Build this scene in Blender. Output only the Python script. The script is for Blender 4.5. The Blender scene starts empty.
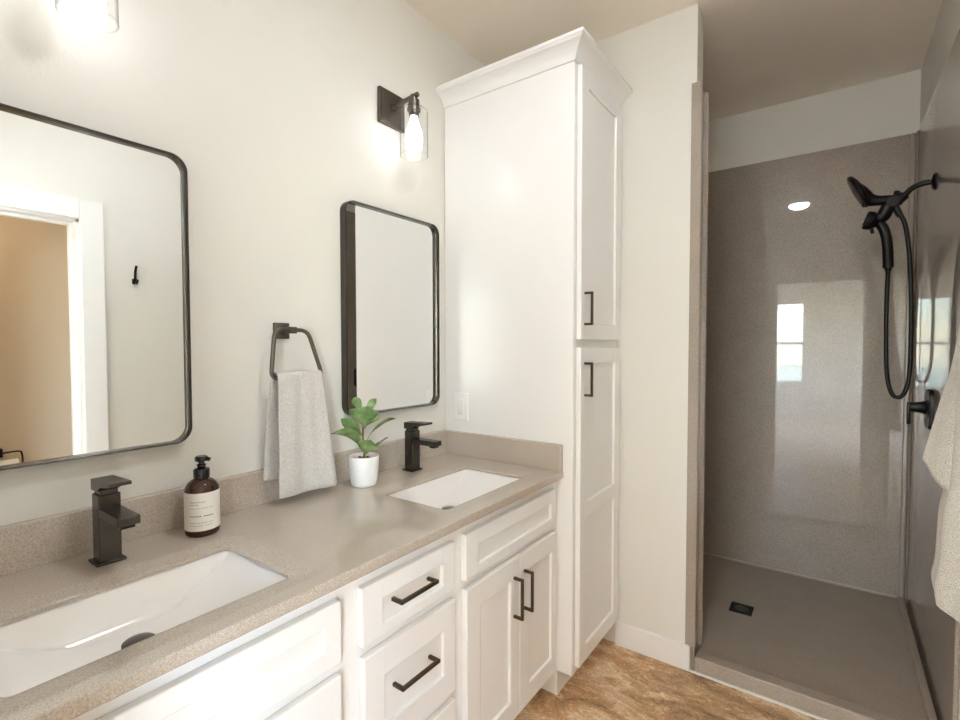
import bpy, bmesh, math, random
from mathutils import Vector, Matrix
random.seed(7)
C = bpy.context.scene.collection
S = bpy.context.scene
R = math.radians

# ------------------------------------------------------------------ camera
F_PX, YAW, PITCH, ROLL = 488.78, 35.858, 1.7523, -0.06
CAM = Vector((1.3476, 0.0, 1.3009))
cd = bpy.data.cameras.new('camera')
cd.sensor_width = 36.0
cd.lens = F_PX / 960.0 * 36.0
cd.clip_start = 0.01
cam = bpy.data.objects.new('camera', cd)
C.objects.link(cam)
yw, pt, ro = R(YAW), R(PITCH), R(ROLL)
fw = Vector((-math.sin(yw) * math.cos(pt), math.cos(yw) * math.cos(pt), -math.sin(pt)))
rt = fw.cross(Vector((0, 0, 1))).normalized()
up = rt.cross(fw)
rt2 = rt * math.cos(ro) + up * math.sin(ro)
up2 = -rt * math.sin(ro) + up * math.cos(ro)
cam.matrix_world = Matrix(((rt2.x, up2.x, -fw.x, CAM.x), (rt2.y, up2.y, -fw.y, CAM.y), (rt2.z, up2.z, -fw.z, CAM.z), (0, 0, 0, 1)))
S.camera = cam

# ------------------------------------------------------------------ world, light, exposure
w = bpy.data.worlds.new('daylight_sky')
S.world = w
w.use_nodes = True
nt = w.node_tree
sky = nt.nodes.new('ShaderNodeTexSky')
sky.sky_type = 'NISHITA'
sky.sun_disc = False
sky.sun_elevation = R(48)
sky.sun_rotation = R(60)
nt.links.new(sky.outputs[0], nt.nodes['Background'].inputs[0])
nt.nodes['Background'].inputs[1].default_value = 9.0

def area(name, loc, size, watts, color, rot=(0, 0, 0), shape='DISK', spread=180):
    l = bpy.data.lights.new(name, 'AREA')
    l.shape = shape
    l.size = size
    l.energy = watts
    l.color = color
    l.spread = R(spread)
    o = bpy.data.objects.new(name, l)
    o.location = loc
    o.rotation_euler = rot
    C.objects.link(o)
    return o

WARM = (1.0, 0.90, 0.80)
# lamps the place has: the ceiling dome light over the aisle and the sconces (built below with lit bulbs),
# and the toilet room's ceiling lamp; the bedroom lamp is an added fill
area('toilet_room_lamp', (2.25, 0.2, 2.55), 0.25, 7.6, (1.0, 0.80, 0.60))
area('bedroom_fill_lamp', (1.2, -2.3, 2.50), 0.60, 48.0, (0.90, 0.97, 1.06))
# added fill lights outside two made-up side windows, brightening the bedroom
area('side_fill_west', (-1.30, -2.2, 1.40), 1.5, 170.0, (0.89, 0.985, 1.10), (0, R(-90), 0), 'SQUARE')
area('side_fill_east', (3.10, -2.2, 1.40), 1.5, 10.0, (0.89, 0.985, 1.10), (0, R(90), 0), 'SQUARE')
BULB = 8.5
DOME = 178.0

S.cycles.max_bounces = 20
S.cycles.diffuse_bounces = 12
S.cycles.transparent_max_bounces = 24
S.view_settings.view_transform = 'Standard'
S.view_settings.look = 'None'
S.view_settings.gamma = 1.0
S.view_settings.use_curve_mapping = False
S.view_settings.exposure = 0.0

# ------------------------------------------------------------------ materials
def lin(c):
    return tuple((v / 255 / 12.92) if v / 255 <= 0.04045 else ((v / 255 + 0.055) / 1.055) ** 2.4 for v in c)

def pmat(name, rgb, rough=0.5, metal=0.0, spec=0.5, coat=0.0, coat_rough=0.05):
    m = bpy.data.materials.new(name)
    m.use_nodes = True
    b = m.node_tree.nodes['Principled BSDF']
    b.inputs['Base Color'].default_value = (*lin(rgb), 1)
    b.inputs['Roughness'].default_value = rough
    b.inputs['Metallic'].default_value = metal
    b.inputs['Specular IOR Level'].default_value = spec
    b.inputs['Coat Weight'].default_value = coat
    b.inputs['Coat IOR'].default_value = 1.62
    b.inputs['Coat Roughness'].default_value = coat_rough
    return m

def nd(m, kind, **kw):
    n = m.node_tree.nodes.new(kind)
    for k, v in kw.items():
        if k in n.inputs:
            n.inputs[k].default_value = v
        else:
            setattr(n, k, v)
    return n

def lk(m, a, b):
    m.node_tree.links.new(a, b)

def objco(m, scale=(1, 1, 1)):
    t = nd(m, 'ShaderNodeTexCoord')
    mp = nd(m, 'ShaderNodeMapping')
    mp.inputs['Scale'].default_value = scale
    lk(m, t.outputs['Object'], mp.inputs[0])
    return mp.outputs[0]

def bump(m, scale, strength, dist=0.002, detail=3, co=None):
    co = co or objco(m)
    n = nd(m, 'ShaderNodeTexNoise', Scale=scale, Detail=detail)
    lk(m, co, n.inputs['Vector'])
    b = nd(m, 'ShaderNodeBump', Strength=strength, Distance=dist)
    lk(m, n.outputs[0], b.inputs['Height'])
    lk(m, b.outputs[0], m.node_tree.nodes['Principled BSDF'].inputs['Normal'])
    return n

def ramp(m, fac, stops):
    r = nd(m, 'ShaderNodeValToRGB')
    e = r.color_ramp.elements
    while len(e) < len(stops):
        e.new(0.5)
    for k, (p, c) in enumerate(stops):
        e[k].position = p
        e[k].color = (*lin(c), 1)
    lk(m, fac, r.inputs[0])
    return r.outputs[0]

def wallmat(name, rgb, strength=0.25):
    m = pmat(name, rgb, 0.6, spec=0.3)
    bump(m, 130, strength, 0.002, 2)
    return m

M = {}
M['wall'] = wallmat('cream_wall_paint', (222, 219, 211))
M['ceil'] = wallmat('ceiling_texture_paint', (238, 230, 219), 0.5)
M['white'] = pmat('white_cabinet_paint', (238, 237, 235), 0.22, spec=0.5)
M['trim'] = pmat('white_trim_paint', (236, 234, 231), 0.3)
M['tanwall'] = wallmat('tan_wall_paint', (214, 200, 178))

def stone(name, base, dark, light, rough, scale=260, coat=0.6):
    m = pmat(name, base, rough, spec=0.25, coat=coat, coat_rough=0.02)
    co = objco(m)
    n = nd(m, 'ShaderNodeTexNoise', Scale=scale, Detail=3, Roughness=0.7)
    lk(m, co, n.inputs['Vector'])
    c1 = ramp(m, n.outputs[0], [(0.30, dark), (0.5, base), (0.70, light)])
    n2 = nd(m, 'ShaderNodeTexNoise', Scale=9.0, Detail=3)
    lk(m, co, n2.inputs['Vector'])
    mx = nd(m, 'ShaderNodeMix', data_type='RGBA', blend_type='SOFT_LIGHT')
    mx.inputs[0].default_value = 0.18
    lk(m, c1, mx.inputs[6])
    g = ramp(m, n2.outputs[0], [(0.3, (160, 160, 160)), (0.7, (210, 210, 210))])
    lk(m, g, mx.inputs[7])
    lk(m, mx.outputs[2], m.node_tree.nodes['Principled BSDF'].inputs['Base Color'])
    return m

M['counter'] = stone('taupe_speckled_stone', (182, 170, 156), (156, 143, 129), (203, 192, 180), 0.35, 360, 0.9)
M['shower'] = stone('grey_brown_shower_panel', (154, 141, 128), (128, 115, 103), (176, 164, 152), 0.35, 300, 1.0)
M['pan'] = stone('grey_brown_shower_pan', (160, 146, 131), (142, 128, 114), (177, 164, 150), 0.42, 300, 0.0)
M['caulk2'] = pmat('taupe_caulk', (186, 174, 160), 0.3)
M['caulk'] = pmat('white_caulk', (222, 216, 208), 0.4)

def floormat():
    m = pmat('marbled_brown_vinyl', (170, 132, 96), 0.38, spec=0.35)
    co = objco(m, (1.0, 2.4, 1))
    wp = nd(m, 'ShaderNodeTexNoise', Scale=1.8, Detail=4)
    lk(m, co, wp.inputs['Vector'])
    ad = nd(m, 'ShaderNodeMix', data_type='VECTOR')
    ad.inputs[0].default_value = 0.22
    lk(m, co, ad.inputs[4])
    lk(m, wp.outputs['Color'], ad.inputs[5])
    d = nd(m, 'ShaderNodeTexNoise', Scale=4.2, Detail=10, Roughness=0.74, Distortion=0.7)
    lk(m, ad.outputs[1], d.inputs['Vector'])
    c = ramp(m, d.outputs[0], [(0.34, (140, 106, 74)), (0.44, (184, 150, 112)), (0.51, (208, 178, 138)), (0.58, (226, 208, 182)), (0.66, (194, 174, 150))])
    o = nd(m, 'ShaderNodeTexNoise', Scale=3.0, Detail=6, Roughness=0.6, Distortion=0.8)
    lk(m, ad.outputs[1], o.inputs['Vector'])
    oc = nd(m, 'ShaderNodeMix', data_type='RGBA')
    r2 = ramp(m, o.outputs[0], [(0.50, (0, 0, 0)), (0.66, (200, 200, 200))])
    lk(m, r2, oc.inputs[0])
    lk(m, c, oc.inputs[6])
    oc.inputs[7].default_value = (*lin((198, 152, 106)), 1)
    # fine crackle veins
    v = nd(m, 'ShaderNodeTexNoise', Scale=30.0, Detail=7, Roughness=0.75, Distortion=1.2)
    lk(m, objco(m, (1, 2.0, 1)), v.inputs['Vector'])
    vr = ramp(m, v.outputs[0], [(0.36, (140, 134, 128)), (0.46, (192, 190, 188)), (0.50, (96, 86, 76)), (0.54, (192, 190, 188)), (0.66, (222, 220, 216))])
    ov = nd(m, 'ShaderNodeMix', data_type='RGBA', blend_type='OVERLAY')
    ov.inputs[0].default_value = 0.8
    lk(m, oc.outputs[2], ov.inputs[6])
    lk(m, vr, ov.inputs[7])
    lk(m, ov.outputs[2], m.node_tree.nodes['Principled BSDF'].inputs['Base Color'])
    b = nd(m, 'ShaderNodeBump', Strength=0.12, Distance=0.001)
    lk(m, v.outputs[0], b.inputs['Height'])
    lk(m, b.outputs[0], m.node_tree.nodes['Principled BSDF'].inputs['Normal'])
    return m
M['floor'] = floormat()
M['carpet'] = wallmat('beige_carpet', (206, 196, 182), 0.8)
M['lawn'] = pmat('dry_lawn_grass', (205, 200, 165), 0.9)
M['black'] = pmat('matte_black_metal', (26, 24, 23), 0.35, 0.6)
M['gun'] = pmat('dark_bronze_metal', (104, 97, 89), 0.36, 0.9)
M['gun2'] = pmat('bronze_faucet_metal', (84, 79, 73), 0.27, 0.9)
M['frame'] = pmat('brushed_bronze_frame', (80, 75, 70), 0.22, 0.8)
M['pull'] = pmat('bronze_pull_metal', (84, 72, 60), 0.35, 0.9)
M['mirror'] = pmat('silvered_mirror', (236, 238, 236), 0.0, 1.0)
M['sink'] = pmat('white_glazed_ceramic', (238, 235, 231), 0.08, spec=0.6, coat=0.5)
M['pot'] = pmat('white_glazed_pot', (238, 237, 235), 0.3)
M['plate'] = pmat('white_plastic', (240, 239, 237), 0.35)
M['drainm'] = pmat('dark_grey_drain', (92, 88, 82), 0.3, 0.7)
M['soil'] = pmat('orange_bark_mulch', (164, 112, 58), 0.9)
bump(M['soil'], 90, 1.0, 0.01)
M['stem'] = pmat('brown_stem', (112, 82, 46), 0.7)
M['paper'] = pmat('white_tissue', (236, 232, 226), 0.9)

def leafmat():
    m = pmat('plant_leaf_green', (74, 108, 58), 0.38, spec=0.4)
    n = nd(m, 'ShaderNodeTexNoise', Scale=22.0, Detail=2)
    lk(m, objco(m), n.inputs['Vector'])
    c = ramp(m, n.outputs[0], [(0.35, (72, 100, 62)), (0.52, (112, 140, 86)), (0.72, (160, 178, 124))])
    lk(m, c, m.node_tree.nodes['Principled BSDF'].inputs['Base Color'])
    return m
M['leaf'] = leafmat()

def clothmat(name, rgb, dark, scale, strength, sc=(1, 1, 1)):
    m = pmat(name, rgb, 0.95, spec=0.1)
    b = m.node_tree.nodes['Principled BSDF']
    b.inputs['Sheen Weight'].default_value = 0.25
    n = bump(m, scale, strength, 0.004, 3, objco(m, sc))
    c = ramp(m, n.outputs[0], [(0.32, dark), (0.62, rgb)])
    lk(m, c, b.inputs['Base Color'])
    return m
M['linen'] = clothmat('pale_grey_woven_linen', (208, 203, 196), (182, 177, 170), 420, 0.4, (1, 1, 0.45))
M['terry'] = clothmat('cream_terry_cloth', (222, 215, 203), (176, 168, 155), 330, 1.0)

def glassmat(name, tint, edge):
    m = bpy.data.materials.new(name)
    m.use_nodes = True
    t = m.node_tree
    t.nodes.clear()
    out = nd(m, 'ShaderNodeOutputMaterial')
    tr = nd(m, 'ShaderNodeBsdfTransparent')
    gl = nd(m, 'ShaderNodeBsdfGlossy', Roughness=0.02)
    lw = nd(m, 'ShaderNodeLayerWeight', Blend=0.5)
    rr = nd(m, 'ShaderNodeValToRGB')
    rr.color_ramp.elements[0].color = (*tint, 1)
    rr.color_ramp.elements[0].position = 0.55
    rr.color_ramp.elements[1].color = (*edge, 1)
    lk(m, lw.outputs['Facing'], rr.inputs[0])
    lk(m, rr.outputs[0], tr.inputs[0])
    l2 = nd(m, 'ShaderNodeLayerWeight', Blend=0.5)
    pw = nd(m, 'ShaderNodeMath', operation='POWER')
    lk(m, l2.outputs['Facing'], pw.inputs[0])
    pw.inputs[1].default_value = 4.0
    fr = nd(m, 'ShaderNodeMath', operation='MULTIPLY_ADD')
    lk(m, pw.outputs[0], fr.inputs[0])
    fr.inputs[1].default_value = 0.35
    fr.inputs[2].default_value = 0.03
    mx = nd(m, 'ShaderNodeMixShader')
    lk(m, fr.outputs[0], mx.inputs[0])
    lk(m, tr.outputs[0], mx.inputs[1])
    lk(m, gl.outputs[0], mx.inputs[2])
    lk(m, mx.outputs[0], out.inputs[0])
    return m
M['glass'] = glassmat('clear_shade_glass', (0.99, 0.99, 0.99), (0.45, 0.44, 0.43))
M['pane'] = glassmat('clear_window_glass', (0.97, 0.98, 0.98), (0.9, 0.92, 0.92))

def amber():
    m = pmat('amber_bottle_plastic', (70, 38, 20), 0.06, spec=0.6)
    b = m.node_tree.nodes['Principled BSDF']
    b.inputs['Transmission Weight'].default_value = 0.35
    b.inputs['IOR'].default_value = 1.45
    return m
M['amber'] = amber()
M['pump'] = pmat('black_glossy_plastic', (24, 22, 21), 0.18)
M['label'] = pmat('off_white_paper_label', (235, 231, 224), 0.6)
M['ink'] = pmat('grey_ink', (150, 145, 140), 0.7)
M['inkd'] = pmat('dark_grey_ink', (120, 114, 108), 0.7)

def emit(name, color, strength):
    m = bpy.data.materials.new(name)
    m.use_nodes = True
    b = m.node_tree.nodes['Principled BSDF']
    b.inputs['Base Color'].default_value = (0.9, 0.9, 0.88, 1)
    b.inputs['Emission Color'].default_value = (*color, 1)
    b.inputs['Emission Strength'].default_value = strength
    return m
M['bulb'] = emit('lit_bulb', (0.92, 0.96, 1.0), BULB)
M['lens'] = emit('lit_dome_lens', (0.91, 0.97, 1.05), DOME)

# ------------------------------------------------------------------ geometry helpers
def box(bm, x0, x1, y0, y1, z0, z1, bev=0.0, seg=2):
    vs = [bm.verts.new((x, y, z)) for x in (x0, x1) for y in (y0, y1) for z in (z0, z1)]
    q = [(0, 1, 3, 2), (4, 6, 7, 5), (0, 4, 5, 1), (2, 3, 7, 6), (0, 2, 6, 4), (1, 5, 7, 3)]
    fs = [bm.faces.new([vs[i] for i in f]) for f in q]
    if bev > 0:
        es = list({e for f in fs for e in f.edges})
        bmesh.ops.bevel(bm, geom=es, offset=bev, segments=seg, profile=0.5, affect='EDGES', clamp_overlap=True)

def frame_axes(t):
    t = t.normalized()
    a = Vector((0, 0, 1)) if abs(t.z) < 0.9 else Vector((1, 0, 0))
    u = t.cross(a).normalized()
    return u, t.cross(u).normalized()

def skin(bm, loops, closed_u=True, closed_v=False, caps=True):
    """loops: list of lists of Vector; returns nothing"""
    V = [[bm.verts.new(p) for p in L] for L in loops]
    n = len(V[0])
    m = len(V)
    for i in range(m if closed_v else m - 1):
        a, b = V[i], V[(i + 1) % m]
        for j in range(n if closed_u else n - 1):
            k = (j + 1) % n
            bm.faces.new((a[j], a[k], b[k], b[j]))
    if caps and not closed_v and closed_u:
        bm.faces.new(list(reversed(V[0])))
        bm.faces.new(V[-1])
    return V

def smooth_path(pts, n=6, closed=False):
    P = [Vector(p) for p in pts]
    out = []
    N = len(P)
    rng = range(N) if closed else range(N - 1)
    for i in rng:
        p0 = P[(i - 1) % N] if (closed or i > 0) else P[i]
        p1 = P[i]
        p2 = P[(i + 1) % N]
        p3 = P[(i + 2) % N] if (closed or i + 2 < N) else P[(i + 1) % N]
        for k in range(n):
            t = k / n
            out.append(0.5 * ((2 * p1) + (p2 - p0) * t + (2 * p0 - 5 * p1 + 4 * p2 - p3) * t * t + (3 * p1 - p0 - 3 * p2 + p3) * t ** 3))
    if not closed:
        out.append(P[-1])
    return out

def tube(bm, path, r, seg=12, closed=False, radii=None, squash=1.0):
    P = [Vector(p) for p in path]
    N = len(P)
    tang = []
    for i in range(N):
        a = P[(i - 1) % N] if (closed or i > 0) else P[i]
        b = P[(i + 1) % N] if (closed or i < N - 1) else P[i]
        tang.append((b - a).normalized())
    u, v = frame_axes(tang[0])
    loops = []
    for i in range(N):
        t = tang[i]
        u = (u - t * u.dot(t)).normalized()
        v = t.cross(u)
        rr = radii[i] if radii else r
        loops.append([P[i] + (u * math.cos(2 * math.pi * k / seg) + v * math.sin(2 * math.pi * k / seg) * squash) * rr for k in range(seg)])
    skin(bm, loops, True, closed)

def cyl(bm, p0, p1, r0, r1=None, seg=24):
    r1 = r0 if r1 is None else r1
    tube(bm, [p0, p1], r0, seg, radii=[r0, r1])

def lathe(bm, prof, c, axis=Vector((0, 0, 1)), seg=36, cap0=True, cap1=True):
    """prof: list of (radius, height along axis)"""
    axis = Vector(axis).normalized()
    u, v = frame_axes(axis)
    c = Vector(c)
    loops = [[c + axis * h + (u * math.cos(2 * math.pi * k / seg) + v * math.sin(2 * math.pi * k / seg)) * max(r, 1e-5) for k in range(seg)] for r, h in prof]
    V = skin(bm, loops, True, False, False)
    if cap0: bm.faces.new(list(reversed(V[0])))
    if cap1: bm.faces.new(V[-1])

def rrect(w, h, r, n=5):
    """rounded rectangle outline centred on 0, CCW"""
    o = []
    for cx, cy, a0 in ((w / 2 - r, h / 2 - r, 0), (-w / 2 + r, h / 2 - r, 90), (-w / 2 + r, -h / 2 + r, 180), (w / 2 - r, -h / 2 + r, 270)):
        for k in range(n + 1):
            a = R(a0 + 90 * k / n)
            o.append((cx + r * math.cos(a), cy + r * math.sin(a)))
    return o

def obj(name, bm, mat, parent=None, smooth=None):
    bmesh.ops.recalc_face_normals(bm, faces=bm.faces[:])
    if smooth is not None:
        ang = R(smooth)
        for f in bm.faces: f.smooth = True
        for e in bm.edges:
            if len(e.link_faces) == 2 and e.calc_face_angle(0) > ang:
                e.smooth = False
    me = bpy.data.meshes.new(name)
    bm.to_mesh(me)
    bm.free()
    me.materials.append(M[mat] if isinstance(mat, str) else mat)
    o = bpy.data.objects.new(name, me)
    C.objects.link(o)
    if parent:
        o.parent = parent
        p = parent
        off = Vector((0, 0, 0))
        while p:
            off += p.location
            p = p.parent
        me.transform(Matrix.Translation(-off))
    return o

def tag(o, label, cat, group=None):
    o['label'] = label
    o['category'] = cat
    if group: o['group'] = group
    return o

def thing(name, label, cat, loc=(0, 0, 0), group=None):
    o = bpy.data.objects.new(name, None)
    o.empty_display_size = 0.05
    C.objects.link(o)
    o.location = loc
    return tag(o, label, cat, group)

def struct(name, bm, mat, parent=None, smooth=None):
    o = obj(name, bm, mat, parent, smooth)
    if not parent: o['kind'] = 'structure'
    return o

def B(): return bmesh.new()

def bx(name, mat, parent, *a, **k):
    bm = B()
    box(bm, *a, **k)
    return obj(name, bm, mat, parent)

# ------------------------------------------------------------------ room numbers
XR, YB, YS, H = 1.664, 2.045, 3.138, 2.611
XW = 0.904            # end of the stub wall, shower opening starts
XSL = 0.37            # shower's own left wall
ZP = 2.312            # top of shower panels
ZC = 0.843            # counter top
YT, XT = 1.607, 0.596  # tall cabinet near side, front
WT = 0.12

# ------------------------------------------------------------------ shell
bm = B(); box(bm, 0, XR + WT, -0.12, 2.06, -0.05, 0.0)
struct('floor', bm, 'floor')
bm = B(); box(bm, -0.1, XR + WT, -0.12, 3.26, H, H + 0.08)
struct('ceiling', bm, 'ceil')
bm = B(); box(bm, -0.1, 0.0, -0.12, YB + 0.1, 0, H)
struct('wall_left', bm, 'wall')
bm = B(); box(bm, 0.0, XW, YB, YB + 0.10, 0, H)
struct('wall_back', bm, 'wall')
# shower alcove walls (left, back)
bm = B(); box(bm, XSL - 0.1, XSL, YB + 0.1, YS + 0.11, 0, H); struct('wall_shower_left', bm, 'wall')
bm = B(); box(bm, XSL, XR, YS + 0.01, YS + 0.11, 0, H); struct('wall_shower_back', bm, 'wall')
# right wall with the doorway to the toilet room
DY0, DY1, DZ = 0.15, 0.800, 1.915
bm = B()
box(bm, XR, XR + WT, -0.12, DY0, 0, H)
box(bm, XR, XR + WT, DY1, YS + 0.11, 0, H)
box(bm, XR, XR + WT, DY0, DY1, DZ, H)
struct('wall_right', bm, 'wall')
# rear wall with the opening the camera stands in
OX0, OX1, OZ = 0.825, 1.60, 1.97
bm = B()
box(bm, 0.0, OX0, -0.12, 0.0, 0, H)
box(bm, OX1, XR, -0.12, 0.0, 0, H)
box(bm, OX0, OX1, -0.12, 0.0, OZ, H)
struct('wall_rear', bm, 'wall')

def casing(name, axis, pos, out, a0, a1, ztop, wdt=0.105, th=0.018, amax=None):
    """door casing with jamb liner around an opening; axis is the wall's long axis"""
    bm = B()
    lo, hi = (pos, pos + out * th) if out > 0 else (pos + out * th, pos)
    h0, h1 = a0 - wdt, a1 + wdt
    if amax is not None: h1 = min(h1, amax)
    if axis == 'y':
        box(bm, lo, hi, h0, a0, 0, ztop + wdt, 0.004)
        box(bm, lo, hi, a1, h1, 0, ztop + wdt, 0.004)
        box(bm, lo, hi, a0, a1, ztop, ztop + wdt, 0.004)
        b0, b1 = (pos, pos + WT)
        box(bm, b0, b1, a0, a0 + 0.012, 0, ztop)
        box(bm, b0, b1, a1 - 0.012, a1, 0, ztop)
        box(bm, b0, b1, a0, a1, ztop - 0.012, ztop)
        box(bm, b0 + 0.05, b0 + 0.085, a0 + 0.012, a0 + 0.026, 0, ztop - 0.012, 0.002)
        box(bm, b0 + 0.05, b0 + 0.085, a1 - 0.026, a1 - 0.012, 0, ztop - 0.012, 0.002)
        box(bm, b0 + 0.05, b0 + 0.085, a0 + 0.026, a1 - 0.026, ztop - 0.026, ztop - 0.012, 0.002)
    else:
        box(bm, h0, a0, lo, hi, 0, ztop + wdt, 0.004)
        box(bm, a1, h1, lo, hi, 0, ztop + wdt, 0.004)
        box(bm, a0, a1, lo, hi, ztop, ztop + wdt, 0.004)
        box(bm, a0, a0 + 0.012, -WT, 0, 0, ztop)
        box(bm, a1 - 0.012, a1, -WT, 0, 0, ztop)
        box(bm, a0, a1, -WT, 0, ztop - 0.012, ztop)
    return struct(name, bm, 'trim')
casing('trim_1', 'y', XR, -1, DY0, DY1, DZ, 0.096)
casing('trim_2', 'x', 0.0, 1, OX0, OX1, OZ, 0.07, 0.014, XR)

# baseboards
bm = B(); box(bm, 0.60, 0.905, YB - 0.014, YB, 0, 0.102, 0.003); struct('baseboard_back', bm, 'trim')
bm = B(); box(bm, XR - 0.014, XR, DY1 + 0.105, 1.94, 0, 0.102, 0.003); struct('baseboard_right', bm, 'trim')

# toilet room beyond the right wall
TX0, TX1, TY0, TY1 = XR + WT, 2.70, -0.6, 1.8
bm = B(); box(bm, TX0, TX1, TY0, TY1, -0.05, 0); struct('floor_toilet_room', bm, 'floor')
bm = B(); box(bm, TX0, TX1, TY0, TY1, H, H + 0.08); struct('ceiling_toilet_room', bm, 'ceil')
bm = B()
box(bm, TX1, TX1 + 0.1, TY0, TY1, 0, H)
struct('wall_toilet_room_far', bm, 'tanwall')
bm = B(); box(bm, TX0, TX1, TY0 - 0.1, TY0, 0, H); struct('wall_toilet_room_near', bm, 'tanwall')
bm = B(); box(bm, TX0, TX1, TY1, TY1 + 0.1, 0, H); struct('wall_toilet_room_side', bm, 'tanwall')

# bedroom behind the camera
BX0, BX1, BY = -1.2, 3.0, -4.2
bm = B(); box(bm, BX0, BX1, BY, -0.12, -0.05, 0); struct('floor_bedroom', bm, 'carpet')
bm = B(); box(bm, BX0, BX1, BY, -0.12, H, H + 0.08); struct('ceiling_bedroom', bm, 'ceil')
for side, x0, nm, k in (('left', BX0 - 0.09, 'added_window_2', 0), ('right', BX1, 'added_window_3', 1)):
    bm = B()
    box(bm, x0, x0 + 0.09, BY, -2.95, 0, H); box(bm, x0, x0 + 0.09, -1.45, -0.22, 0, H)
    box(bm, x0, x0 + 0.09, -2.95, -1.45, 0, 0.65); box(bm, x0, x0 + 0.09, -2.95, -1.45, 2.15, H)
    struct('wall_bedroom_' + side, bm, 'wall')
    bm = B()
    for a in ((-2.95, -2.91, 0.65, 2.15), (-1.49, -1.45, 0.65, 2.15), (-2.91, -1.49, 0.65, 0.69), (-2.91, -1.49, 2.11, 2.15), (-2.91, -1.49, 1.38, 1.42)):
        box(bm, x0 + 0.03, x0 + 0.07, *a, 0.003)
    struct(nm, bm, 'trim')  # unseen side window, added so fill light can enter the bedroom
bm = B(); box(bm, BX0, -0.1, -0.22, -0.12, 0, H); box(bm, XR + WT, BX1, -0.22, -0.12, 0, H) ; struct('wall_bedroom_front', bm, 'wall')
WX0, WX1, WZ0, WZ1 = 0.47, 0.93, 0.60, 2.07
bm = B()
box(bm, BX0, WX0, BY - 0.12, BY, 0, H); box(bm, WX1, BX1, BY - 0.12, BY, 0, H)
box(bm, WX0, WX1, BY - 0.12, BY, 0, WZ0); box(bm, WX0, WX1, BY - 0.12, BY, WZ1, H)
struct('wall_bedroom_rear', bm, 'wall')
wn = B()
for a in ((WX0, WX0 + 0.035, WZ0, WZ1), (WX1 - 0.035, WX1, WZ0, WZ1), (WX0, WX1, WZ0, WZ0 + 0.04), (WX0, WX1, WZ1 - 0.04, WZ1), (WX0, WX1, 1.30, 1.35)):
    box(wn, a[0], a[1], BY - 0.09, BY - 0.04, a[2], a[3], 0.003)
wo = struct('window_1', wn, 'trim')
bm = B(); box(bm, WX0 + 0.03, WX1 - 0.03, BY - 0.07, BY - 0.066, WZ0 + 0.03, WZ1 - 0.03); obj('glass', bm, 'pane', wo)
bm = B(); box(bm, -14, 16, -40, BY - 0.5, -0.35, -0.30); struct('ground', bm, 'lawn')

# ------------------------------------------------------------------ shower enclosure
ss = thing('shower_surround', 'speckled grey-brown glossy wall panels lining the walk-in shower', 'shower walls', (1.0, 2.6, 0))
bx('back_panel', 'shower', ss, XSL + 0.001, XR - 0.0065, YS, YS + 0.0095, 0.0, ZP)
bx('right_panel', 'shower', ss, XR - 0.006, XR - 0.0005, 2.0, YS, 0.0, ZP)
bx('left_panel', 'shower', ss, XSL + 0.001, XSL + 0.008, YB + 0.11, YS - 0.001, 0.0, ZP)
bx('return_panel', 'shower', ss, XSL + 0.001, XW, YB + 0.101, YB + 0.108, 0.0, ZP)
bx('corner_trim', 'shower', ss, XR - 0.034, XR - 0.0145, YS - 0.008, YS, 0.062, ZP, 0.004)
bx('corner_trim', 'shower', ss, XR - 0.014, XR - 0.006, YS - 0.034, YS - 0.010, 0.062, ZP, 0.004)
bx('edge_trim', 'shower', ss, XR - 0.013, XR - 0.0005, 1.955, 2.0, 0.0, ZP, 0.004)
bm = B()
box(bm, XW + 0.001, XW + 0.008, YB, YB + 0.108, 0.0, ZP, 0.002)          # jamb facing
box(bm, 0.886, 0.924, YB - 0.008, YB - 0.0005, 0.103, ZP, 0.003)         # face strip on the room side
box(bm, XW + 0.008, XW + 0.016, YB, YB + 0.02, 0.004, ZP, 0.003)
box(bm, 0.905, 0.928, YB + 0.096, YB + 0.112, 0.062, ZP, 0.004)          # inner corner strip
obj('edge_trim', bm, 'shower', ss)

pan = thing('shower_pan', 'grey-brown low shower pan with a square drain on the shower floor', 'shower pan', (1.0, 2.6, 0))
bm = B()
box(bm, XSL + 0.0085, XR - 0.014, YB + 0.113, YS - 0.0005, 0.0, 0.044)
box(bm, XW + 0.0165, XR - 0.014, YB, YB + 0.114, 0.0, 0.044)
box(bm, XW + 0.0165, XR - 0.014, YB - 0.004, YB + 0.052, 0.0, 0.062, 0.006)
box(bm, XR - 0.040, XR - 0.0145, YB + 0.05, YS - 0.0005, 0.044, 0.060, 0.006)
box(bm, XSL + 0.009, XR - 0.036, YS - 0.012, YS - 0.0005, 0.044, 0.054, 0.004)
obj('tray', bm, 'pan', pan)
bm = B(); box(bm, XW - 0.005, XR - 0.0140, YB - 0.014, YB - 0.003, 0.0, 0.006, 0.002); obj('caulk_line', bm, 'caulk', pan)
bx('caulk_line', 'caulk2', pan, XSL + 0.010, XR - 0.042, YS - 0.0135, YS - 0.001, 0.0542, 0.058, bev=0.001)
dr = bx('drain', 'black', pan, 0.966, 1.062, 2.535, 2.632, 0.044, 0.0465, bev=0.001)
bm = B(); lathe(bm, [(0.030, 0), (0.030, 0.0015), (0.004, 0.002)], (1.014, 2.583, 0.0464), seg=28); obj('strainer', bm, 'drainm', dr)

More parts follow.
